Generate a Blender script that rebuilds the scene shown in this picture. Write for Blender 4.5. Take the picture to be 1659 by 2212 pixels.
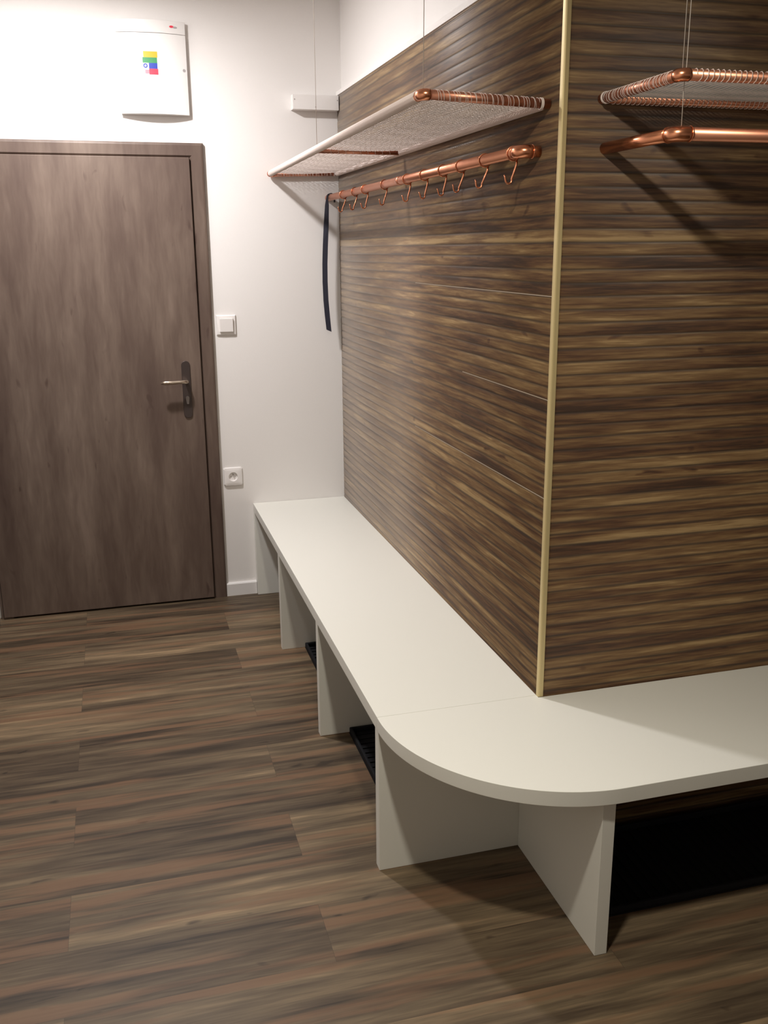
import bpy, bmesh, math, random
from mathutils import Vector, Matrix
random.seed(7)
for o in list(bpy.data.objects): bpy.data.objects.remove(o, do_unlink=True)
scn = bpy.context.scene
COL = scn.collection
PI = math.pi

# ---------------------------------------------------------------- camera
CAM = Vector((-1.01813, -2.11920, 1.60908))
YAW, PITCH, ROLL, FPX = 0.272410, -0.270224, -0.007018, 2046.3256
fw = Vector((math.sin(YAW)*math.cos(PITCH), math.cos(YAW)*math.cos(PITCH), math.sin(PITCH)))
rt = fw.cross(Vector((0, 0, 1))).normalized()
up = rt.cross(fw)
rt2 = rt*math.cos(ROLL) + up*math.sin(ROLL)
up2 = -rt*math.sin(ROLL) + up*math.cos(ROLL)
cd = bpy.data.cameras.new('camera')
cam = bpy.data.objects.new('camera', cd); COL.objects.link(cam)
cd.sensor_fit = 'HORIZONTAL'; cd.sensor_width = 36.0; cd.lens = FPX/1659*36.0
cd.clip_start = 0.05
M3 = Matrix((rt2, up2, -fw)).transposed()
cam.matrix_world = Matrix.Translation(CAM) @ M3.to_4x4()
scn.camera = cam

# ---------------------------------------------------------------- world, lamps, exposure
w = bpy.data.worlds.new('world'); scn.world = w; w.use_nodes = True
w.node_tree.nodes['Background'].inputs[0].default_value = (0.9, 0.85, 0.8, 1)
w.node_tree.nodes['Background'].inputs[1].default_value = 0.05
vs = scn.view_settings
vs.view_transform = 'Standard'; vs.look = 'None'; vs.gamma = 1.0; vs.use_curve_mapping = False
vs.exposure = 0.0

def lamp(name, loc, power, size, color):
    l = bpy.data.lights.new(name, 'AREA'); l.shape = 'DISK'; l.size = size
    l.energy = power; l.color = color
    o = bpy.data.objects.new(name, l); COL.objects.link(o); o.location = loc
    return o
lamp('ceiling_lamp_far', (-1.14, 1.42, 2.63), 41.0, 0.14, (1.0, 0.965, 0.955))
near = lamp('ceiling_lamp_near', (-0.70, -1.02, 2.39), 24.5, 0.11, (1.0, 0.935, 0.80))
near.data.spread = 2.95          # spread narrowed to dim its light on the front cladding

# ---------------------------------------------------------------- dimensions (metres)
L = 2.244          # far wall
H = 0.451          # bench top
BW = 0.446         # bench depth, side arm
BW2 = 0.465        # bench depth, front arm
ZC = 2.257         # top of the cladding
CEIL = 2.715
XLW = -1.628       # left wall
RX = 1.75          # length of partition front

# ---------------------------------------------------------------- materials
def newmat(name):
    m = bpy.data.materials.new(name); m.use_nodes = True
    nt = m.node_tree; b = nt.nodes['Principled BSDF']
    return m, nt, b
def simple(name, col, rough=0.5, metal=0.0, var=0.0, bump=0.0, bscale=300, spec=0.5):
    m, nt, b = newmat(name)
    b.inputs['Roughness'].default_value = rough
    b.inputs['Metallic'].default_value = metal
    b.inputs['Specular IOR Level'].default_value = spec
    tc = nt.nodes.new('ShaderNodeTexCoord')
    n = nt.nodes.new('ShaderNodeTexNoise'); n.inputs['Scale'].default_value = bscale; n.inputs['Detail'].default_value = 3
    nt.links.new(tc.outputs['Object'], n.inputs['Vector'])
    mx = nt.nodes.new('ShaderNodeMix'); mx.data_type = 'RGBA'
    mx.inputs[6].default_value = (*[c*(1-var) for c in col], 1)
    mx.inputs[7].default_value = (*[min(1, c*(1+var)) for c in col], 1)
    nt.links.new(n.outputs['Fac'], mx.inputs[0]); nt.links.new(mx.outputs[2], b.inputs['Base Color'])
    if bump:
        bp = nt.nodes.new('ShaderNodeBump'); bp.inputs['Strength'].default_value = bump; bp.inputs['Distance'].default_value = 0.001
        nt.links.new(n.outputs['Fac'], bp.inputs['Height']); nt.links.new(bp.outputs[0], b.inputs['Normal'])
    return m

def wood(name, along, across, plen, pwid, aoff, stops, rough=0.45, s_mid=(1.2, 14), s_fine=(3, 90),
         joffs=(0, 0.5), tint=None, plank_amt=0.35, knots=True, joint=0.0, contrast=1.0, sharp=0.0, warp=0.004,
         edge=0.0, sheen=0.0, spec=0.4):
    """streaky wood decor; along/across are indices of object axes"""
    m, nt, b = newmat(name); N = nt.nodes; K = nt.links
    def math_(op, a, c=None, d=None):
        n = N.new('ShaderNodeMath'); n.operation = op
        for i, v in enumerate((a, c, d)):
            if v is None: continue
            if isinstance(v, (int, float)): n.inputs[i].default_value = v
            else: K.new(v, n.inputs[i])
        return n.outputs[0]
    tc = N.new('ShaderNodeTexCoord'); sp = N.new('ShaderNodeSeparateXYZ'); K.new(tc.outputs['Object'], sp.inputs[0])
    A = sp.outputs[along]; C = sp.outputs[across]
    row = math_('FLOOR', math_('DIVIDE', math_('SUBTRACT', C, aoff), pwid))
    par = math_('FLOORED_MODULO', row, 2.0)
    joff = math_('ADD', joffs[0], math_('MULTIPLY', par, joffs[1]-joffs[0]))
    colf = math_('DIVIDE', math_('SUBTRACT', A, joff), plen)
    coln = math_('FLOOR', colf)
    cv = N.new('ShaderNodeCombineXYZ'); K.new(row, cv.inputs[0]); K.new(coln, cv.inputs[1])
    wn = N.new('ShaderNodeTexWhiteNoise'); wn.noise_dimensions = '3D'; K.new(cv.outputs[0], wn.inputs['Vector'])
    pid = wn.outputs['Value']
    zoff = math_('MULTIPLY', pid, 37.0)
    def noise(sa, sc, seed, detail=3.0, rough_=0.55, dist=0.0, Cin=None):
        v = N.new('ShaderNodeCombineXYZ')
        K.new(math_('MULTIPLY', A, sa), v.inputs[0])
        K.new(math_('MULTIPLY', Cin if Cin is not None else C, sc), v.inputs[1])
        K.new(math_('ADD', zoff, seed), v.inputs[2])
        n = N.new('ShaderNodeTexNoise'); n.inputs['Scale'].default_value = 1.0; n.inputs['Detail'].default_value = detail
        n.inputs['Roughness'].default_value = rough_; n.inputs['Distortion'].default_value = dist
        K.new(v.outputs[0], n.inputs['Vector']); return n.outputs['Fac']
    wv = noise(5, 14, 91.0, 2.0)
    Cw = math_('ADD', C, math_('MULTIPLY', math_('SUBTRACT', wv, 0.5), warp*2))
    n1 = noise(s_mid[0], s_mid[1], 3.0, 4.0, 0.6, Cin=Cw)
    n2 = noise(s_fine[0], s_fine[1], 11.0, 3.0, 0.6, Cin=Cw)
    n3 = noise(s_mid[0]*0.6, s_mid[1]*0.45, 23.0, 2.0, Cin=Cw)
    f = math_('ADD', math_('ADD', math_('MULTIPLY', n1, 0.55), math_('MULTIPLY', n2, 0.22)), math_('MULTIPLY', n3, 0.35))
    f = math_('ADD', math_('MULTIPLY', math_('SUBTRACT', f, 0.56), 2.6*contrast), 0.5)
    f = math_('ADD', f, math_('MULTIPLY', math_('SUBTRACT', pid, 0.5), plank_amt))
    if knots:
        kn = noise(9, 26, 53.0, 2.0, 0.4, 0.4)
        kf = math_('MULTIPLY', math_('MAXIMUM', math_('SUBTRACT', kn, 0.70), 0.0), 5.0)
        f = math_('SUBTRACT', f, kf)
    cr = N.new('ShaderNodeValToRGB'); K.new(f, cr.inputs[0])
    e = cr.color_ramp.elements
    while len(e) > 1: e.remove(e[-1])
    e[0].position = stops[0][0]; e[0].color = (*stops[0][1], 1)
    for p, c in stops[1:]:
        x = e.new(p); x.color = (*c, 1)
    out = cr.outputs[0]
    if tint:
        t = noise(s_mid[0]*0.8, s_mid[1]*0.9, 71.0, 3.0, Cin=Cw)
        tf = math_('MULTIPLY', math_('MAXIMUM', math_('SUBTRACT', t, tint[1]), 0.0), tint[2])
        tf = math_('MINIMUM', tf, tint[3])
        mx = N.new('ShaderNodeMix'); mx.data_type = 'RGBA'; K.new(tf, mx.inputs[0]); K.new(out, mx.inputs[6])
        mx.inputs[7].default_value = (*tint[0], 1); out = mx.outputs[2]
    if joint:
        # fine seams between boards
        fr = math_('FLOORED_MODULO', math_('SUBTRACT', C, aoff), pwid)
        d1 = math_('MINIMUM', fr, math_('SUBTRACT', pwid, fr))
        fa = math_('MULTIPLY', math_('FRACT', colf), plen)
        d2 = math_('MINIMUM', fa, math_('SUBTRACT', plen, fa))
        d = math_('MINIMUM', d1, d2)
        k = math_('MULTIPLY', math_('LESS_THAN', d, joint), 0.35)
        mx = N.new('ShaderNodeMix'); mx.data_type = 'RGBA'; K.new(k, mx.inputs[0]); K.new(out, mx.inputs[6])
        mx.inputs[7].default_value = (0.02, 0.014, 0.01, 1); out = mx.outputs[2]
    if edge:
        # shade in each rib groove, painted in as a soft dark line
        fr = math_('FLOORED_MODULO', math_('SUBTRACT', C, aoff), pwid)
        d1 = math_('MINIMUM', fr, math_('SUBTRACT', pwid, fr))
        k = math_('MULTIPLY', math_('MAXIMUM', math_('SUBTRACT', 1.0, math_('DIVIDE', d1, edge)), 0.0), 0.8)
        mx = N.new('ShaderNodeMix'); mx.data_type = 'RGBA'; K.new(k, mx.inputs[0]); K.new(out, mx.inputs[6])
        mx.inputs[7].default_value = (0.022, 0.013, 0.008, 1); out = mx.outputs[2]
    K.new(out, b.inputs['Base Color'])
    b.inputs['Roughness'].default_value = rough
    b.inputs['Specular IOR Level'].default_value = spec
    if sheen:      # fine-textured film: milky at grazing angles
        b.inputs['Sheen Weight'].default_value = sheen; b.inputs['Sheen Roughness'].default_value = 0.6
        b.inputs['Sheen Tint'].default_value = (1.0, 0.88, 0.76, 1)
    bp = N.new('ShaderNodeBump'); bp.inputs['Strength'].default_value = 0.15; bp.inputs['Distance'].default_value = 0.0008
    K.new(n2, bp.inputs['Height']); K.new(bp.outputs[0], b.inputs['Normal'])
    return m

M_wall = simple('white_paint', (0.82, 0.795, 0.775), 0.85, var=0.015, bump=0.15, bscale=180, spec=0.2)
M_ceil = simple('ceiling_paint', (0.80, 0.78, 0.75), 0.9, var=0.01, spec=0.1)
M_bench = simple('cream_laminate', (0.75, 0.745, 0.69), 0.42, var=0.01, bump=0.05, bscale=500, spec=0.35)
M_base = simple('white_skirting', (0.80, 0.78, 0.77), 0.35, var=0.01)
M_plastic = simple('white_plastic', (0.83, 0.80, 0.78), 0.3, var=0.01)
M_shade = simple('grey_plastic', (0.35, 0.32, 0.31), 0.4, var=0.02)
M_sheet = simple('white_enamel', (0.82, 0.80, 0.78), 0.28, var=0.01)
M_copper = simple('copper', (0.74, 0.31, 0.17), 0.26, 1.0, var=0.06, bscale=25)
M_copper2 = simple('matt_copper', (0.72, 0.33, 0.21), 0.38, 1.0, var=0.06, bscale=25)
M_copper3 = simple('dark_copper', (0.58, 0.26, 0.17), 0.40, 1.0, var=0.08, bscale=25)  # darker copper tone for the short shelf bars
M_cord = simple('pale_cord', (0.55, 0.49, 0.43), 0.8, var=0.05, spec=0.1)
M_net = simple('net_cord', (0.78, 0.68, 0.63), 0.85, var=0.06, spec=0.1)
M_belt = simple('navy_webbing', (0.022, 0.022, 0.034), 0.7, var=0.2, bump=0.3, bscale=900, spec=0.2)
M_trim = simple('brass_trim', (0.62, 0.50, 0.26), 0.42, 0.35, var=0.02)
M_tray = simple('black_rubber', (0.012, 0.012, 0.014), 0.75, var=0.2, spec=0.15)
M_bronze = simple('dark_bronze', (0.085, 0.065, 0.06), 0.38, 0.6, var=0.05)
M_lever = simple('satin_bronze', (0.50, 0.42, 0.34), 0.25, 0.9, var=0.04)
M_steel = simple('steel', (0.30, 0.27, 0.26), 0.35, 0.8, var=0.04)
M_black = simple('painted_gap_shade', (0.03, 0.021, 0.018), 0.8)
M_yel = simple('sticker_yellow', (0.80, 0.42, 0.03), 0.5)
M_grn = simple('sticker_green', (0.05, 0.27, 0.10), 0.5)
M_blu = simple('sticker_blue', (0.03, 0.06, 0.40), 0.5)
M_red = simple('sticker_red', (0.80, 0.05, 0.09), 0.5)
M_pnk = simple('sticker_pink', (0.75, 0.25, 0.30), 0.5)
M_wht = simple('sticker_white', (0.80, 0.80, 0.82), 0.5)
M_gry = simple('logo_grey', (0.42, 0.40, 0.40), 0.5)

CL = [(0.0, (0.034, 0.013, 0.0045)), (0.25, (0.082, 0.034, 0.012)), (0.5, (0.138, 0.072, 0.027)), (0.75, (0.204, 0.119, 0.048)), (1.0, (0.325, 0.212, 0.095))]
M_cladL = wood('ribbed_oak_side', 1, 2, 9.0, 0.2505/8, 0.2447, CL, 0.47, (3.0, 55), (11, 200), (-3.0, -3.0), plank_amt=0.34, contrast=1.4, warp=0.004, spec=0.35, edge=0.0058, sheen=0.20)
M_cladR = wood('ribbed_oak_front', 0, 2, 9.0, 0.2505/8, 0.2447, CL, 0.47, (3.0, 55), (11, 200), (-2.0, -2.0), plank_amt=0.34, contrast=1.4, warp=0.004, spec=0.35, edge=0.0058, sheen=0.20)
FL = [(0.0, (0.034, 0.022, 0.013)), (0.3, (0.080, 0.055, 0.033)), (0.55, (0.124, 0.089, 0.053)), (0.8, (0.188, 0.133, 0.078)), (1.0, (0.30, 0.21, 0.12))]
M_floor = wood('laminate_floor', 0, 1, 1.245, 0.2105, -0.085, FL, 0.52, (1.6, 22), (5.5, 120), (-1.240, -0.632),
               tint=((0.19, 0.105, 0.058), 0.515, 6.5, 0.68), plank_amt=0.50, joint=0.0007, contrast=1.25, warp=0.006)
DR = [(0.0, (0.082, 0.052, 0.042)), (0.4, (0.122, 0.084, 0.066)), (0.7, (0.162, 0.117, 0.092)), (1.0, (0.215, 0.160, 0.128))]
M_door = wood('grey_oak_door', 2, 0, 6.0, 3.0, -2.0, DR, 0.5, (1.3, 8), (6.0, 40), (-1, -1), plank_amt=0.0, contrast=1.15, knots=True, warp=0.02)
M_doorT = wood('grey_oak_door_cross', 0, 2, 6.0, 3.0, -2.0, DR, 0.45, (1.0, 12), (2.0, 60), (-3, -3), plank_amt=0.0, contrast=0.7, knots=False)
M_doorS = wood('grey_oak_side_door', 2, 1, 6.0, 3.0, -2.0, DR, 0.45, (1.0, 12), (2.0, 60), (-3, -3), plank_amt=0.0, contrast=0.7, knots=False)

# ---------------------------------------------------------------- mesh helpers
class MB:
    def __init__(s): s.v = []; s.f = []
    def add(s, vs, fs):
        o = len(s.v); s.v += [tuple(v) for v in vs]; s.f += [tuple(i+o for i in f) for f in fs]; return s
    def box(s, x0, x1, y0, y1, z0, z1):
        vs = [(x, y, z) for x in (x0, x1) for y in (y0, y1) for z in (z0, z1)]
        return s.add(vs, [(0, 1, 3, 2), (4, 6, 7, 5), (0, 4, 5, 1), (2, 3, 7, 6), (0, 2, 6, 4), (1, 5, 7, 3)])
    def prism(s, poly, z0, z1, fn=None):
        n = len(poly); fn = fn or (lambda a, b, c: (a, b, c))
        vs = [fn(a, b, z0) for a, b in poly] + [fn(a, b, z1) for a, b in poly]
        return s.add(vs, [tuple(range(n))[::-1], tuple(range(n, 2*n))] + [(i, (i+1) % n, n+(i+1) % n, n+i) for i in range(n)])
    def tube(s, pts, r, seg=16, caps=True, closed=False):
        P = [Vector(p) for p in pts]; n = len(P)
        rs = r if isinstance(r, (list, tuple)) else [r]*n
        T = []
        for i in range(n):
            if closed: t = P[(i+1) % n]-P[i-1]
            else: t = P[min(i+1, n-1)]-P[max(i-1, 0)]
            T.append(t.normalized())
        a = Vector((0, 0, 1)) if abs(T[0].z) < 0.9 else Vector((1, 0, 0))
        nrm = (a - T[0]*a.dot(T[0])).normalized(); vs = []
        for i in range(n):
            nrm = (nrm - T[i]*nrm.dot(T[i])).normalized(); bi = T[i].cross(nrm)
            for k in range(seg):
                q = 2*PI*k/seg; vs.append(P[i] + (nrm*math.cos(q) + bi*math.sin(q))*rs[i])
        fs = []
        for i in range(n if closed else n-1):
            j = (i+1) % n
            for k in range(seg):
                fs.append((i*seg+k, i*seg+(k+1) % seg, j*seg+(k+1) % seg, j*seg+k))
        if caps and not closed:
            fs.append(tuple(range(seg))[::-1]); fs.append(tuple(range((n-1)*seg, n*seg)))
        return s.add(vs, fs)

def build(name, mb, mat, parent=None, bevel=0.0, smooth=False, bseg=2):
    off = parent['_o'] if parent is not None else (0, 0, 0)
    me = bpy.data.meshes.new(name)
    me.from_pydata([(v[0]-off[0], v[1]-off[1], v[2]-off[2]) for v in mb.v], [], mb.f); me.validate()
    bm = bmesh.new(); bm.from_mesh(me)
    bmesh.ops.recalc_face_normals(bm, faces=bm.faces)
    if smooth:
        for f in bm.faces: f.smooth = len(f.verts) <= 4
    bm.to_mesh(me); bm.free()
    me.materials.append(mat)
    o = bpy.data.objects.new(name, me); COL.objects.link(o)
    if parent is not None: o.parent = parent
    if bevel:
        md = o.modifiers.new('bevel', 'BEVEL'); md.width = bevel; md.segments = bseg; md.limit_method = 'ANGLE'; md.angle_limit = 0.6
        for p in me.polygons: p.use_smooth = True
        w_ = o.modifiers.new('wn', 'WEIGHTED_NORMAL'); w_.keep_sharp = False
    o['_o'] = tuple(off)
    return o
def empty(name, loc):
    e = bpy.data.objects.new(name, None); COL.objects.link(e); e.location = loc; e['_o'] = tuple(loc)
    e.empty_display_size = 0.05
    return e
def tag(o, label, cat, group=None):
    o['label'] = label; o['category'] = cat
    if group: o['group'] = group
    return o
def struct(o): o['kind'] = 'structure'; return o
def arc(cx, cy, r, a0, a1, n): return [(cx+r*math.cos(a0+(a1-a0)*i/n), cy+r*math.sin(a0+(a1-a0)*i/n)) for i in range(n+1)]

# ================================================================ THE SETTING
struct(build('floor', MB().box(XLW-0.1, 2.6, -3.8, L+0.1, -0.05, 0), M_floor))
struct(build('ceiling', MB().box(XLW-0.1, 2.6, -3.8, L+0.1, CEIL, CEIL+0.05), M_ceil))
struct(build('wall_back', MB().box(XLW-0.1, 2.6, L, L+0.1, 0, CEIL), M_wall))
struct(build('wall_left', MB().box(XLW-0.1, XLW, -3.8, L, 0, CEIL), M_wall))  # unseen run towards the camera added to bounce light onto the side cladding
struct(build('wall_front', MB().box(XLW-0.1, 2.6, -3.9, -3.8, 0, CEIL), M_wall))
struct(build('wall_far_right', MB().box(2.6, 2.7, -3.8, L, 0, CEIL), M_wall))
# partition that carries the cladding
struct(build('wall_partition', MB().box(0.020, 2.6, 0.020, L, 0, CEIL), M_wall))

# ribbed cladding: real rounded ribs
def ribs(z0, z1, pitch, phase, depth):
    """profile in (outward, z)"""
    pts = []; z = z0
    zs = []
    k = math.floor((z0-phase)/pitch)
    while True:
        zb = phase + k*pitch
        if zb > z1: break
        for t, d in ((0.0, 1.0), (0.04, 0.9), (0.09, 0.45), (0.15, 0.15), (0.28, 0.03), (0.5, 0.0), (0.72, 0.03), (0.85, 0.15), (0.91, 0.45), (0.96, 0.9)):
            zz = zb+t*pitch
            if z0 <= zz <= z1: zs.append((zz, d*depth))
        k += 1
    if zs[0][0] > z0+1e-5: zs.insert(0, (z0, zs[0][1]))
    if zs[-1][0] < z1-1e-5: zs.append((z1, zs[-1][1]))
    return zs
prof = ribs(0.0, ZC, 0.2505/8, 0.2447, 0.0011)
def clad(name, fn, a0, a1, mat):
    mb = MB(); n = len(prof); V = []
    for a in (a0, a1):
        V += [fn(a, d, z) for z, d in prof] + [fn(a, 0.020, prof[-1][0]), fn(a, 0.020, prof[0][0])]
    m = n+2
    F = [(i, (i+1) % m, m+(i+1) % m, m+i) for i in range(m)] + [tuple(range(m)), tuple(range(m, 2*m))[::-1]]
    mb.add(V, F)
    o = build(name, mb, mat)
    for p in o.data.polygons: p.use_smooth = len(p.vertices) == 4 and abs(p.normal.z) < 0.97
    return struct(o)
clad('wall_right_cladding_side', lambda a, d, z: (d, a, z), 0.004, L, M_cladL)
clad('wall_right_cladding_front', lambda a, d, z: (a, d, z), 0.004, 2.6, M_cladR)
# pale seam strips between the cladding boards
mb = MB()
for z in (0.996, 1.247, 1.4975):
    mb.box(-0.0004, 0.010, 0.010, 1.1 if z != 1.247 else 0.62, z-0.0011, z+0.0011)
sm = simple('seam_edge', (0.30, 0.235, 0.17), 0.5)
struct(build('trim_4', mb, sm))
# brass corner profile
mb = MB().prism([(-0.0015, 0.012), (-0.0015, 0.0025), (-0.0005, -0.0008), (0.0025, -0.0020), (0.0125, -0.0020), (0.0125, 0.0), (0.003, 0.003), (0.0, 0.012)], H, ZC+0.30)
struct(build('trim_1', mb, M_trim))
# white strip along the top of the cladding
struct(build('trim_2', MB().box(-0.003, 0.02, 0.0, L, ZC, ZC+0.018), M_wall, bevel=0.001))
struct(build('trim_3', MB().box(0.0, 2.6, -0.003, 0.02, ZC, ZC+0.018), M_wall, bevel=0.001))
struct(build('baseboard_back', MB().prism([(0, 0), (0.014, 0), (0.014, 0.058), (0.010, 0.064), (0, 0.064)], -0.5925, -0.4465, lambda a, b, c: (c, L-a, b)), M_base))
struct(build('baseboard_left', MB().prism([(0, 0), (0.014, 0), (0.014, 0.058), (0.010, 0.064), (0, 0.064)], -3.8, 1.12, lambda a, b, c: (XLW+a, c, b)), M_base))

# ---- door in the far wall
d = struct(empty('door_1', (-1.10, L, 0)))
XR, XL = -0.5925, -1.612
ZT = 2.05
cas = [(0, 0), (0.016, 0.0), (0.019, 0.003), (0.021, 0.010), (0.021, 0.050), (0.010, 0.060), (0, 0.060)]   # (outward, inward-from-outer-edge)
mb = MB()
def casing(mb, prof2):
    # mitred three-sided frame swept as one body
    V = []
    for (px_, pz_, sx, sz) in ((XL, 0, 1, 0), (XL, ZT, 1, -1), (XR, ZT, -1, -1), (XR, 0, -1, 0)):
        V += [(px_+sx*b_, L-a_, pz_+sz*b_) for a_, b_ in prof2]
    m = len(prof2); F = []
    for r in range(3):
        F += [(r*m+i, r*m+(i+1) % m, (r+1)*m+(i+1) % m, (r+1)*m+i) for i in range(m)]
    F += [tuple(range(m)), tuple(range(3*m, 4*m))[::-1]]
    mb.add(V, F)
casing(mb, cas)
build('door_frame', mb, M_door, d)
build('leaf', MB().box(XL+0.012, XR-0.0615, L-0.030, L-0.001, 0.008, ZT-0.0585), M_door, d, bevel=0.003)
build('gap_shade_sheet', MB().box(XL+0.058, XR-0.058, L-0.004, L-0.0005, 0.0, ZT-0.058), M_black, d)  # dark sheet behind the leaf, standing in for shade in the door gap
# handle: long back plate, lever, lock
HX, HZ = -0.7235, 1.048
pl = [(HX+a, b) for a, b in arc(0, 1.118, 0.019, 0, PI, 10)] + [(HX+a, b) for a, b in arc(0, 0.900, 0.019, PI, 2*PI, 10)]
pl = MB().prism(pl, L-0.036, L-0.030, lambda a, b, c: (a, c, b))
hp = build('handle_plate', pl, M_bronze, d, bevel=0.0015)
mb = MB().tube([(HX, L-0.034, HZ), (HX, L-0.070, HZ), (HX-0.004, L-0.078, HZ+0.001), (HX-0.014, L-0.083, HZ+0.002), (HX-0.035, L-0.084, HZ+0.002),
                (HX-0.065, L-0.085, HZ+0.001), (HX-0.095, L-0.086, HZ+0.001), (HX-0.115, L-0.086, HZ)], [0.009, 0.009, 0.009, 0.009, 0.0075, 0.009, 0.0095, 0.005], 14)
build('lever', mb, M_lever, hp, smooth=True)
mb = MB().prism([(HX+a, b) for a, b in arc(0, 0.972, 0.0085, -0.4, PI+0.4, 12)] + [(HX-0.005, 0.945), (HX+0.005, 0.945)], L-0.046, L-0.034, lambda a, b, c: (a, c, b))
build('lock_cylinder', mb, M_steel, hp, bevel=0.001)

# ---- second door frame in the left wall, hard by the corner
d2 = struct(empty('door_2', (XLW, 1.6, 0)))
build('door_frame', MB().box(XLW, XLW+0.016, 2.08, 2.16, 0, 2.05).box(XLW, XLW+0.016, 1.12, 1.20, 0, 2.05).box(XLW, XLW+0.016, 1.20, 2.08, 1.97, 2.05), M_doorS, d2, bevel=0.002)
build('leaf', MB().box(XLW, XLW+0.012, 1.203, 2.077, 0.008, 1.967), M_doorS, d2, bevel=0.002)

# ================================================================ BENCH
b = empty('corner_bench', (-0.2, 0.9, 0))
tag(b, 'cream white L-shaped laminate bench wrapping the wood-clad corner with a rounded end', 'bench')
YS = 0.010
TH = 0.038
build('seat_panel', MB().box(-BW, -0.001, YS+0.0008, L-0.001, H-TH, H), M_bench, b, bevel=0.0012)
poly = [(-0.001, YS), (-BW, YS), (-BW, 0.0)] + [(-BW*math.cos(t), -BW2*math.sin(t)) for t in [PI/2*i/40 for i in range(1, 41)]] + [(RX, -BW2), (RX, -0.003), (-0.001, -0.003)]
build('seat_panel', MB().prism(poly, H-TH, H), M_bench, b, bevel=0.0012)
for y in (0.002, 0.763, 1.525, L-0.034):
    build('leg_panel', MB().box(-BW+0.001, -0.004, y, y+0.032, 0.0005, H-TH), M_bench, b, bevel=0.0008)
for x in (-0.044, 0.84, RX-0.034):
    build('leg_panel', MB().box(x, x+0.032, -0.447, 0.0015 if x < 0 else -0.004, 0.0005, H-TH), M_bench, b, bevel=0.0008)

# ================================================================ BOOT TRAYS
def tray(x0, x1, y0, y1, label):
    e = empty('boot_tray', ((x0+x1)/2, (y0+y1)/2, 0)); tag(e, label, 'boot tray', 'black boot trays under the bench')
    t, h = 0.010, 0.024
    mb = MB().box(x0, x1, y0, y1, 0.0005, 0.005)
    n = int((y1-y0)/0.03) if (y1-y0) > (x1-x0) else int((x1-x0)/0.03)
    for i in range(1, n):
        if (y1-y0) > (x1-x0):
            yy = y0+(y1-y0)*i/n; mb.box(x0+t, x1-t, yy-0.003, yy+0.003, 0.005, 0.009)
        else:
            xx = x0+(x1-x0)*i/n; mb.box(xx-0.003, xx+0.003, y0+t, y1-t, 0.005, 0.009)
    build('base', mb, M_tray, e)
    mb = MB()
    o = [(x0, y0), (x1, y0), (x1, y1), (x0, y1)]; i_ = [(x0+t, y0+t), (x1-t, y0+t), (x1-t, y1-t), (x0+t, y1-t)]
    V = [(*p, 0.005) for p in o] + [(*p, h) for p in o] + [(*p, h) for p in i_] + [(*p, 0.005) for p in i_]
    F = []
    for k in range(4):
        m = (k+1) % 4
        F += [(k, m, 4+m, 4+k), (4+k, 4+m, 8+m, 8+k), (8+k, 8+m, 12+m, 12+k), (12+k, 12+m, m, k)]
    mb.add(V, F); build('rim', mb, M_tray, e, bevel=0.003)
tray(-0.345, -0.02, 0.045, 0.755, 'black rubber boot tray under the bench in the bay next to the rounded corner')
tray(-0.350, -0.02, 0.805, 1.518, 'black rubber boot tray under the bench in the middle bay, second from the rounded corner')
tray(0.010, 0.80, -0.335, -0.02, 'black rubber boot tray in deep shade under the front arm of the bench')

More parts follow.
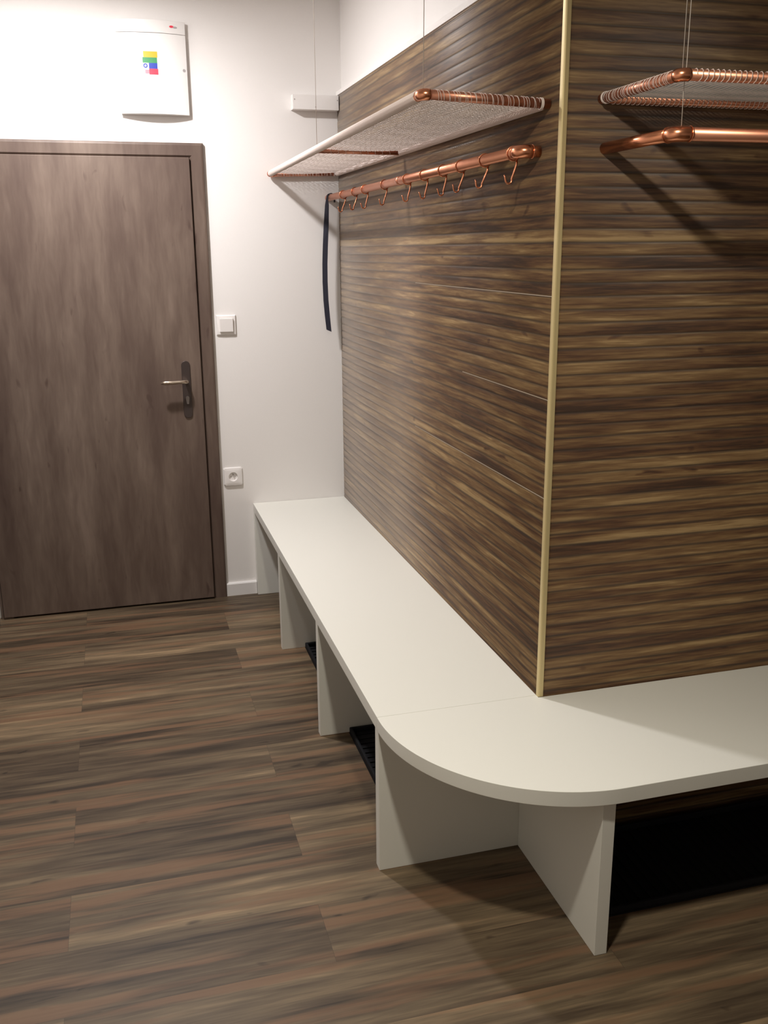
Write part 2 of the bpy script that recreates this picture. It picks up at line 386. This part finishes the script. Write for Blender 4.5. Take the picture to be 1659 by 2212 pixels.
# ================================================================ NET SHELVES
def shelf(root, fn, u0, u1, depth, z, mids, pitch, wrap_front, lift=(0, 0, 0), across=0.006, sr=0.00075, jit=0.0012, wave=False, lining=None):
    """fn(u, v, z) -> world; u along the wall, v away from it"""
    R = 0.0110; vb = 0.013; vf = depth; Rc = 0.0125
    def zz(v, u):
        a = (u-u0)/(u1-u0); b_ = v/depth      # lift: near front, far wall, far front corner
        return z + lift[0]*(1-a)*b_ + lift[1]*a*(1-b_) + lift[2]*a*b_
    def bar(name, pts, mat=M_copper2, r=R):
        return build(name, MB().tube([fn(*p) for p in pts], r, 18), mat, root, smooth=True)
    # long bars and cross bars
    fb = bar('front_bar', [(u0+Rc, vf, zz(vf, u0)), (u1-Rc, vf, zz(vf, u1))])
    bb = bar('wall_bar', [(u0, vb, zz(vb, u0)), (u1, vb, zz(vb, u1))])
    sides = []
    for u in (u0, u1): sides.append(bar('side_bar', [(u, 0.0015, zz(0, u)), (u, vf-Rc, zz(vf, u))], M_copper3))
    for u in mids: sides.append(bar('cross_bar', [(u, vb, zz(vb, u)), (u, vf, zz(vf, u))], M_copper3))
    for u, s in ((u0, 1), (u1, -1)):
        pts = [(u, vf-Rc-0.004, zz(vf, u))] + [(u+s*(Rc-Rc*math.cos(t)), vf-Rc+Rc*math.sin(t), zz(vf, u)) for t in [PI/2*i/10 for i in range(11)]] + [(u+s*(Rc+0.004), vf, zz(vf, u))]
        bar('elbow', pts, M_copper, R+0.0018)
    # helical lacing on the short bars
    def helix(uv0, uv1, pit, rr=R+0.0010, sr=0.0006):
        (ua, va), (ub, vb_) = uv0, uv1
        ln = math.hypot(ub-ua, vb_-va); n = int(ln/pit*12)
        du, dv = (ub-ua)/ln, (vb_-va)/ln
        out = []
        for i in range(n+1):
            t = i/n*ln; q = 2*PI*t/pit
            o_ = rr*math.cos(q)
            out.append(fn(ua+du*t - dv*o_, va+dv*t + du*o_, zz(va+dv*t, ua+du*t)+rr*math.sin(q)))
        return MB().tube(out, sr, 5)
    for k, u in enumerate([u0, u1]+list(mids)):
        build('lacing', helix((u, 0.03), (u, vf-0.03), 0.013 if k < 2 else 0.026), M_net, sides[k], smooth=True)
        if k < 2:  # counter-twist strand
            build('lacing', helix((u, vf-0.03), (u, 0.03), 0.021), M_net, sides[k], smooth=True)
    # knots next to the wall
    for k, u in enumerate((u0, u1)):
        mb = MB()
        for j in range(3):
            c = 0.020+0.0024*j
            mb.tube([fn(u+(R+0.0014)*math.cos(q), c, zz(0, u)+(R+0.0014)*math.sin(q)) for q in [2*PI*i/20 for i in range(20)]], 0.0012, 6, closed=True)
        build('knot', mb, M_net, sides[k], smooth=True)
    # dense wraps on the long bars
    mb = MB()
    rr = R+0.0012
    def coil(v, p, us, ue, sr):
        n = int((ue-us)/p*10); o_ = []
        for i in range(n+1):
            t = us+(ue-us)*i/n; q = 2*PI*(t-us)/p
            o_.append(fn(t, v+rr*math.cos(q), zz(v, t)+rr*math.sin(q)))
        mb.tube(o_, sr, 4)
    coil(vf, wrap_front, u0+Rc+0.016, u1-Rc-0.016, 0.0009)
    coil(vb, wrap_front, u0+0.014, u1-0.014, 0.0009)
    build('bar_wrap', mb, M_net, root, smooth=True)
    # net: wavy strands spanning from wall bar to front bar
    mb = MB(); n = int((u1-u0-0.03)/pitch); ts = 0.0062
    m = int((vf-vb)/ (ts/2))
    sagf = lambda v: -0.005*math.sin(PI*(v-vb)/(vf-vb))
    for j in range(n+1):
        ub = u0+0.015+j*pitch; o_ = []
        sgn = 1 if (j % 2 or wave) else -1
        for i in range(m+1):
            v = vb + (vf-vb)*i/m
            uu = ub + (pitch*0.22*math.sin(v*75) if wave else pitch*0.42*math.sin(PI*i/3.0)*sgn) + 0.004*math.sin(v*(14 if wave else 40)+j*0.35)
            o_.append(fn(uu, v, zz(v, uu)+0.003+sagf(v)))
        mb.tube(o_, sr, 3, caps=False)
    # strands running along the shelf
    if lining:
        build('net', mb, M_net, root, smooth=True); mb = MB()
    nl = int((vf-vb-0.02)/across)
    for i in range(nl+1):
        v0_ = vb+0.008+(vf-vb-0.016)*i/nl; o_ = []
        ns = int((u1-u0-0.03)/0.02)
        for j in range(ns+1):
            uu = u0+0.015+(u1-u0-0.03)*j/ns
            vv = v0_ + jit*math.sin(j*1.9+i*2.3)
            o_.append(fn(uu, vv, zz(vv, uu)+0.0042+sagf(vv)+jit*math.sin(j*0.9+i*4.1)))
        mb.tube(o_, 0.00065, 3, caps=False)
    build('net_lining' if lining else 'net', mb, lining or M_net, root, smooth=True)

s1 = empty('net_shelf', (-0.02, 1.1, 1.93)); tag(s1, 'long copper pipe shelf strung with pale net, above the row of hooks', 'shelf', 'net shelves on copper frames')
shelf(s1, lambda u, v, z: (-v, u, z), 0.066, 2.226, 0.312, 1.933, [1.235], 0.0085, 0.0042, (0.011, 0.004, -0.003))
s2 = empty('net_shelf', (0.7, -0.02, 1.93)); tag(s2, 'copper pipe shelf strung with wavy net, right of the brass corner trim', 'shelf', 'net shelves on copper frames')
shelf(s2, lambda u, v, z: (u, -v, z), 0.098, 1.50, 0.325, 1.938, [0.80], 0.0125, 0.0125, (0.0, 0.0, 0.0), 0.0042, 0.0013, 0.0002, True, simple('grey_lining', (0.42, 0.42, 0.42), 0.9, var=0.05, spec=0.1))

# ================================================================ COAT RAILS
def rail(root, fn, u0, u1, depth, z, R, couplings, far_elbow, wall_len=True):
    Rc = 0.021
    def part(name, pts, r, mat): return build(name, MB().tube([fn(*p) for p in pts], r, 24), mat, root, smooth=True)
    part('pipe', [(u0+Rc, depth, z), (u1-(Rc if far_elbow else 0), depth, z)], R, M_copper2)
    ends = [(u0, 1)] + ([(u1, -1)] if far_elbow else [])
    for u, s in ends:
        part('wall_stub', [(u, 0.001, z), (u, max(0.02, depth-Rc), z)], R*0.98, M_copper)
        a = max(0.004, depth-Rc-0.009)
        pts = [(u, a, z)] + [(u+s*(Rc-Rc*math.cos(t)), depth-Rc+Rc*math.sin(t), z) for t in [PI/2*i/12 for i in range(13)]] + [(u+s*(Rc+0.009), depth, z)]
        part('elbow', pts, R+0.002, M_copper)
        for (q, vv) in (((u, a), 0), ((u+s*(Rc+0.009), depth), 1)):
            uu, v_ = q
            loop = [fn(uu+(R+0.0015)*math.cos(k) if vv == 0 else uu, v_ if vv == 0 else v_+(R+0.0015)*math.cos(k), z+(R+0.0015)*math.sin(k)) for k in [2*PI*i/28 for i in range(28)]]
            build('elbow_lip', MB().tube(loop, 0.0016, 8, closed=True), M_copper, root, smooth=True)
    for u in couplings:
        part('coupling', [(u-0.016, depth, z), (u+0.016, depth, z)], R+0.0012, M_copper2)
RZ = 1.833
RD = 0.050
PR = 0.0135
r1 = empty('coat_rail', (-0.02, 1.1, RZ)); tag(r1, 'copper pipe coat rail on the side wall carrying a row of hooks', 'coat rail', 'copper coat rails below the shelves')
rail(r1, lambda u, v, z: (-v, u, z), 0.112, L-0.002, RD, RZ, PR, [1.122], False)
r2 = empty('coat_rail', (0.7, -0.02, RZ)); tag(r2, 'copper pipe coat rail without visible hooks, right of the brass corner trim', 'coat rail', 'copper coat rails below the shelves')
rail(r2, lambda u, v, z: (u, -v, z), 0.112, 1.50, 0.300, 1.832, 0.0135, [], True)

# ---- hooks on the side rail
HY = [0.155, 0.341, 0.522, 0.675, 0.851, 1.032, 1.307, 1.581, 1.742, 1.941]
NAMES = ['nearest to the bright pipe elbow', 'second from the bright pipe elbow', 'third from the bright pipe elbow', 'fourth from the bright pipe elbow',
         'fifth from the bright pipe elbow', 'sixth from the elbow, just before the pipe coupling', 'seventh from the elbow, just past the pipe coupling',
         'eighth from the elbow, third from the dark belt', 'ninth from the elbow, second from the dark belt', 'last one, next to the hanging dark belt']
hk = empty('coat_hook', (-RD, HY[0], RZ))
ring = MB().tube([(-RD+(PR+0.0026)*math.cos(q), HY[0], RZ-0.0012+(PR+0.0026)*math.sin(q)) for q in [2*PI*i/32 for i in range(32)]], 0.0021, 8, closed=True)
o_ring = build('ring', ring, M_copper, hk, smooth=True)
pts = []
z0 = RZ-PR-0.004
pts = [(-RD+0.009, HY[0], z0+0.001), (-RD+0.008, HY[0], z0-0.008), (-RD+0.002, HY[0], z0-0.024), (-RD-0.005, HY[0], z0-0.042)]
cx, cz, rr = -RD-0.0125, z0-0.0445, 0.0078
pts += [(cx+rr*math.cos(a), HY[0], cz+rr*math.sin(a)) for a in [0.2-i*(PI*0.98)/9 for i in range(10)]]
pts += [(cx-rr-0.0015, HY[0], cz+0.008), (cx-rr-0.003, HY[0], cz+0.013)]
o_hook = build('hook', MB().tube(pts, [0.0024]*(len(pts)-2)+[0.0022, 0.0014], 10), M_copper, hk, smooth=True)
for i, y in enumerate(HY):
    if i == 0: e = hk
    else:
        e = hk.copy(); COL.objects.link(e); e.location = (-RD, y, RZ)
        for ch in (o_ring, o_hook):
            c = ch.copy(); COL.objects.link(c); c.parent = e
    e.rotation_euler = (0, random.uniform(-0.12, 0.12), random.uniform(-0.25, 0.25))
    tag(e, 'copper coat hook on the side rail, ' + NAMES[i], 'hook', 'copper hooks along the side rail')

# ---- belt hanging over the far end of the rail
by = 2.185
path = [(-0.0335, 1.812), (-0.0335, 1.822), (-0.0335, 1.833)]
path += [(-0.05+0.0165*math.cos(a), 1.833+0.0165*math.sin(a)) for a in [0.15+i*(PI-0.25)/8 for i in range(9)]]
path += [(-0.068, 1.80), (-0.073, 1.72), (-0.079, 1.63), (-0.083, 1.55), (-0.084, 1.47), (-0.082, 1.39), (-0.077, 1.32), (-0.071, 1.253)]
V = []; F = []
hw, th = 0.0115, 0.0014
nP = len(path)
for i, (x, z) in enumerate(path):
    a = path[max(0, i-1)]; c = path[min(nP-1, i+1)]
    t = Vector((c[0]-a[0], 0, c[1]-a[1])).normalized()
    tw = 0.0 if i < 12 else min(1.0, (i-11)/2.5)          # the strap turns towards the room below the rail
    wd = Vector((math.sin(1.25*tw), -math.cos(1.25*tw), 0)); wd = (wd - t*wd.dot(t)).normalized()
    nn = t.cross(wd)*th
    ctr = Vector((x, by, z)); dz = Vector((0, 0, 0.006)) if i == nP-1 else Vector((0, 0, 0))
    V += [ctr-wd*hw-nn+dz, ctr+wd*hw-nn-dz, ctr+wd*hw+nn-dz, ctr-wd*hw+nn+dz]
for i in range(nP-1):
    for k in range(4):
        F.append((i*4+k, i*4+(k+1) % 4, i*4+4+(k+1) % 4, i*4+4+k))
F += [(0, 1, 2, 3), tuple(len(V)-4+k for k in (3, 2, 1, 0))]
bl = build('belt', MB().add(V, F), M_belt); tag(bl, 'dark navy webbing belt looped over the far end of the copper rail and hanging down', 'belt')

# ---- suspension cords
def cord(name, pts, label, r=0.0009):
    e = build(name, MB().tube(pts, r, 6), M_cord, smooth=True); tag(e, label, 'cord', 'thin cords holding shelves and rails')
cord('suspension_cord', [(-0.300, 0.080, CEIL), (-0.306, 0.078, 1.948)], 'thin cord holding the near front corner of the long net shelf')
cord('suspension_cord', [(-0.308, 1.235, CEIL), (-0.308, 1.235, 1.945)], 'thin cord before the far wall holding the middle of the long shelf')
cord('suspension_cord', [(0.104, -0.314, CEIL), (0.104, -0.318, 1.950)], 'left of the two pale cords holding the corner of the shelf right of the trim')
cord('suspension_cord', [(0.114, -0.314, CEIL), (0.114, -0.316, 1.955), (0.121, -0.300, 1.92), (0.122, -0.300, 1.846)], 'right of the two pale cords, passing the shelf corner down to the rail elbow')

# ================================================================ ON THE FAR WALL
# electrical cabinet with bowed front
x0, x1, z0, z1 = -0.920, -0.641, 2.157, 2.512
e = empty('electrical_cabinet', ((x0+x1)/2, L, z0)); tag(e, 'white wall-mounted electrical cabinet with bowed front and colour sticker, above the door', 'electrical cabinet')
def bow(x): t = (x-(x0+x1)/2)/((x1-x0)/2); return 0.024+0.026*(1-t*t)
build('housing', MB().box(x0+0.003, x1-0.003, L-0.022, L-0.0005, z0, z1), M_sheet, e, bevel=0.002)
N_ = 24
def bowpanel(za, zb, xa=x0, xb=x1, off=0.0, base=0.022):
    xs = [xa+(xb-xa)*i/N_ for i in range(N_+1)]
    poly = [(x, bow(x)+off) for x in xs] + [(xb, base), (xa, base)]
    return MB().prism(poly, za, zb, lambda a, b_, c: (a, L-b_, c))
build('cover', bowpanel(z0, 2.4625), M_sheet, e, bevel=0.0025)
build('top_cover', bowpanel(2.4640, z1), M_sheet, e, bevel=0.0025)
mb = MB().prism([(-0.654+0.006*math.cos(q), 2.329+0.006*math.sin(q)) for q in [2*PI*i/14 for i in range(14)]], 0, 1, lambda a, b_, c: (a, L-bow(a)-0.0015*c, b_))
build('lock', mb, M_gry, e)
# maker's mark: small red and grey ovals
def disc(cx_, cz_, rx, rz): return MB().prism([(cx_+rx*math.cos(q), cz_+rz*math.sin(q)) for q in [2*PI*i/18 for i in range(18)]], 0, 1, lambda a, b_, c: (a, L-bow(a)+0.0005-0.0012*c, b_))
lg = build('logo', disc(-0.696, 2.490, 0.009, 0.0045), M_red, e)
build('logo_grey_oval', disc(-0.682, 2.488, 0.009, 0.0040), M_gry, lg)
# sticker with four colour bands
st = empty('sticker', (-0.79, L-0.05, 2.30)); st.parent = e
st.location = (-0.79-e['_o'][0], L-0.05-e['_o'][1], 2.30-e['_o'][2]); st['_o'] = (-0.79, L-0.05, 2.30)
def patch(xa, xb, za, zb, mat, nm, off=0.0006):
    xs = [xa+(xb-xa)*i/6 for i in range(7)]
    poly = [(x, bow(x)+off) for x in xs] + [(x, bow(x)-0.0008) for x in xs[::-1]]
    return build(nm, MB().prism(poly, za, zb, lambda a, b_, c: (a, L-b_, c)), mat, st)
sx0, sx1 = -0.823, -0.760; sm_ = -0.800
bz = [2.393, 2.3705, 2.3495, 2.328, 2.3060]
patch(sx0, sx1, bz[4], bz[0], M_wht, 'sticker_backing', 0.0003)
patch(-0.816, sx1, bz[1], bz[0], M_yel, 'yellow_band')
patch(-0.820, sx1-0.002, bz[2], bz[1], M_grn, 'green_band')
patch(sm_+0.004, sx1-0.002, bz[3], bz[2], M_blu, 'blue_band')
patch(sm_+0.004, sx1, bz[4], bz[3], M_red, 'red_band')
patch(-0.812, sm_+0.004, bz[4]+0.003, bz[3]-0.004, M_pnk, 'pink_mark')
def disc2(cx_, cz_, r0, r1):
    V = []; n = 20
    for rr_ in (r0, r1):
        for k in range(n):
            q = 2*PI*k/n; x = cx_+rr_*math.cos(q); V += [(x, L-bow(x)-0.0018, cz_+rr_*math.sin(q)), (x, L-bow(x)-0.0002, cz_+rr_*math.sin(q))]
    F = []
    for k in range(n):
        m = (k+1) % n; a, b_, c, d_ = 2*k, 2*m, 2*n+2*m, 2*n+2*k
        F += [(a, b_, c, d_), (a+1, d_+1, c+1, b_+1), (a, a+1, b_+1, b_), (d_, c, c+1, d_+1)]
    return MB().add(V, F)
build('blue_ring_mark', disc2(-0.810, 2.339, 0.0045, 0.0085), M_blu, st)

# white screw-fixed cover box in the corner under the ceiling strip
e = empty('junction_box', (-0.105, L, 2.19)); tag(e, 'small white screwed cover box in the corner, level with the top of the wood cladding', 'junction box')
build('cover', MB().box(-0.206, -0.0035, L-0.050, L-0.0005, 2.192, 2.252), M_wall, e, bevel=0.0015)
for (sx_, sz_) in ((-0.198, 2.232), (-0.106, 2.203), (-0.010, 2.232)):
    build('screw', MB().prism([(sx_+0.0024*math.cos(q), sz_+0.0024*math.sin(q)) for q in [2*PI*i/10 for i in range(10)]], L-0.0512, L-0.0496, lambda a, b_, c: (a, c, b_)), M_shade, e)

# light switch
def plate(root, cx_, cz_, s):
    h = s/2
    V = []
    for (hh, dd) in ((h, 0.0005), (h, 0.004), (h-0.003, 0.0085), (h-0.013, 0.0105)):
        V += [(cx_-hh, L-dd, cz_-hh), (cx_+hh, L-dd, cz_-hh), (cx_+hh, L-dd, cz_+hh), (cx_-hh, L-dd, cz_+hh)]
    F = [(3, 2, 1, 0), (12, 13, 14, 15)]
    for r in range(3):
        for k in range(4): m = (k+1) % 4; F.append((r*4+k, r*4+m, r*4+4+m, r*4+4+k))
    return build('frame_plate', MB().add(V, F), M_plastic, root, bevel=0.001)
e = empty('light_switch', (-0.531, L, 1.287)); tag(e, 'square white light switch on the far wall beside the door frame', 'light switch')
plate(e, -0.531, 1.287, 0.088)
V = []
for (hh, dd, tz_) in ((0.030, 0.010, 0), (0.030, 0.0155, 0.0), (0.0285, 0.0165, 0.0)):
    V += [(-0.531-hh, L-dd, 1.287-hh), (-0.531+hh, L-dd, 1.287-hh), (-0.531+hh, L-dd-0.003, 1.287+hh), (-0.531-hh, L-dd-0.003, 1.287+hh)]
F = [(3, 2, 1, 0), (8, 9, 10, 11)]
for r in range(2):
    for k in range(4): m = (k+1) % 4; F.append((r*4+k, r*4+m, r*4+4+m, r*4+4+k))
build('rocker', MB().add(V, F), M_plastic, e)
# power socket
e = empty('power_socket', (-0.534, L, 0.588)); tag(e, 'square white round-well power socket low on the far wall beside the door', 'power socket')
cx_, cz_ = -0.534, 0.588
# frame plate with a real round well
n = 40; h = 0.044; rw = 0.020
V = []; F = []
def sq(q, hh):
    c, s = math.cos(q), math.sin(q); k = hh/max(abs(c), abs(s)); return cx_+c*k, cz_+s*k
rings = []
for (kind, rr_, dd) in (('s', h, 0.0005), ('s', h, 0.004), ('s', h-0.003, 0.0085), ('s', h-0.013, 0.0105), ('c', rw+0.002, 0.0115), ('c', rw, 0.0105), ('c', rw-0.002, -0.006)):
    base = len(V)
    for k in range(n):
        q = 2*PI*(k+0.5)/n
        if kind == 's': x, z = sq(q, rr_)
        else: x, z = cx_+rr_*math.cos(q), cz_+rr_*math.sin(q)
        V.append((x, L-dd, z))
    rings.append(base)
for a, b_ in zip(rings, rings[1:]):
    for k in range(n): m = (k+1) % n; F.append((a+k, a+m, b_+m, b_+k))
sp = build('frame_plate', MB().add(V, F), M_plastic, e, smooth=False)
build('well', MB().prism([(cx_+0.0195*math.cos(q), cz_+0.0195*math.sin(q)) for q in [2*PI*i/32 for i in range(32)]], L-0.0035, L-0.0006, lambda a, c, y: (a, y, c)), M_plastic, e)
build('earth_pin', MB().tube([(cx_, L-0.003, cz_+0.011), (cx_, L-0.013, cz_+0.011)], 0.0024, 10), M_steel, e, smooth=True)
for s in (-1, 1):
    build('pin_hole', MB().prism([(cx_+s*0.0095+0.0026*math.cos(q), cz_-0.001+0.0026*math.sin(q)) for q in [2*PI*i/12 for i in range(12)]], L-0.0040, L-0.0034, lambda a, c, y: (a, y, c)), M_shade, e)

for o in bpy.data.objects:
    if '_o' in o: del o['_o']
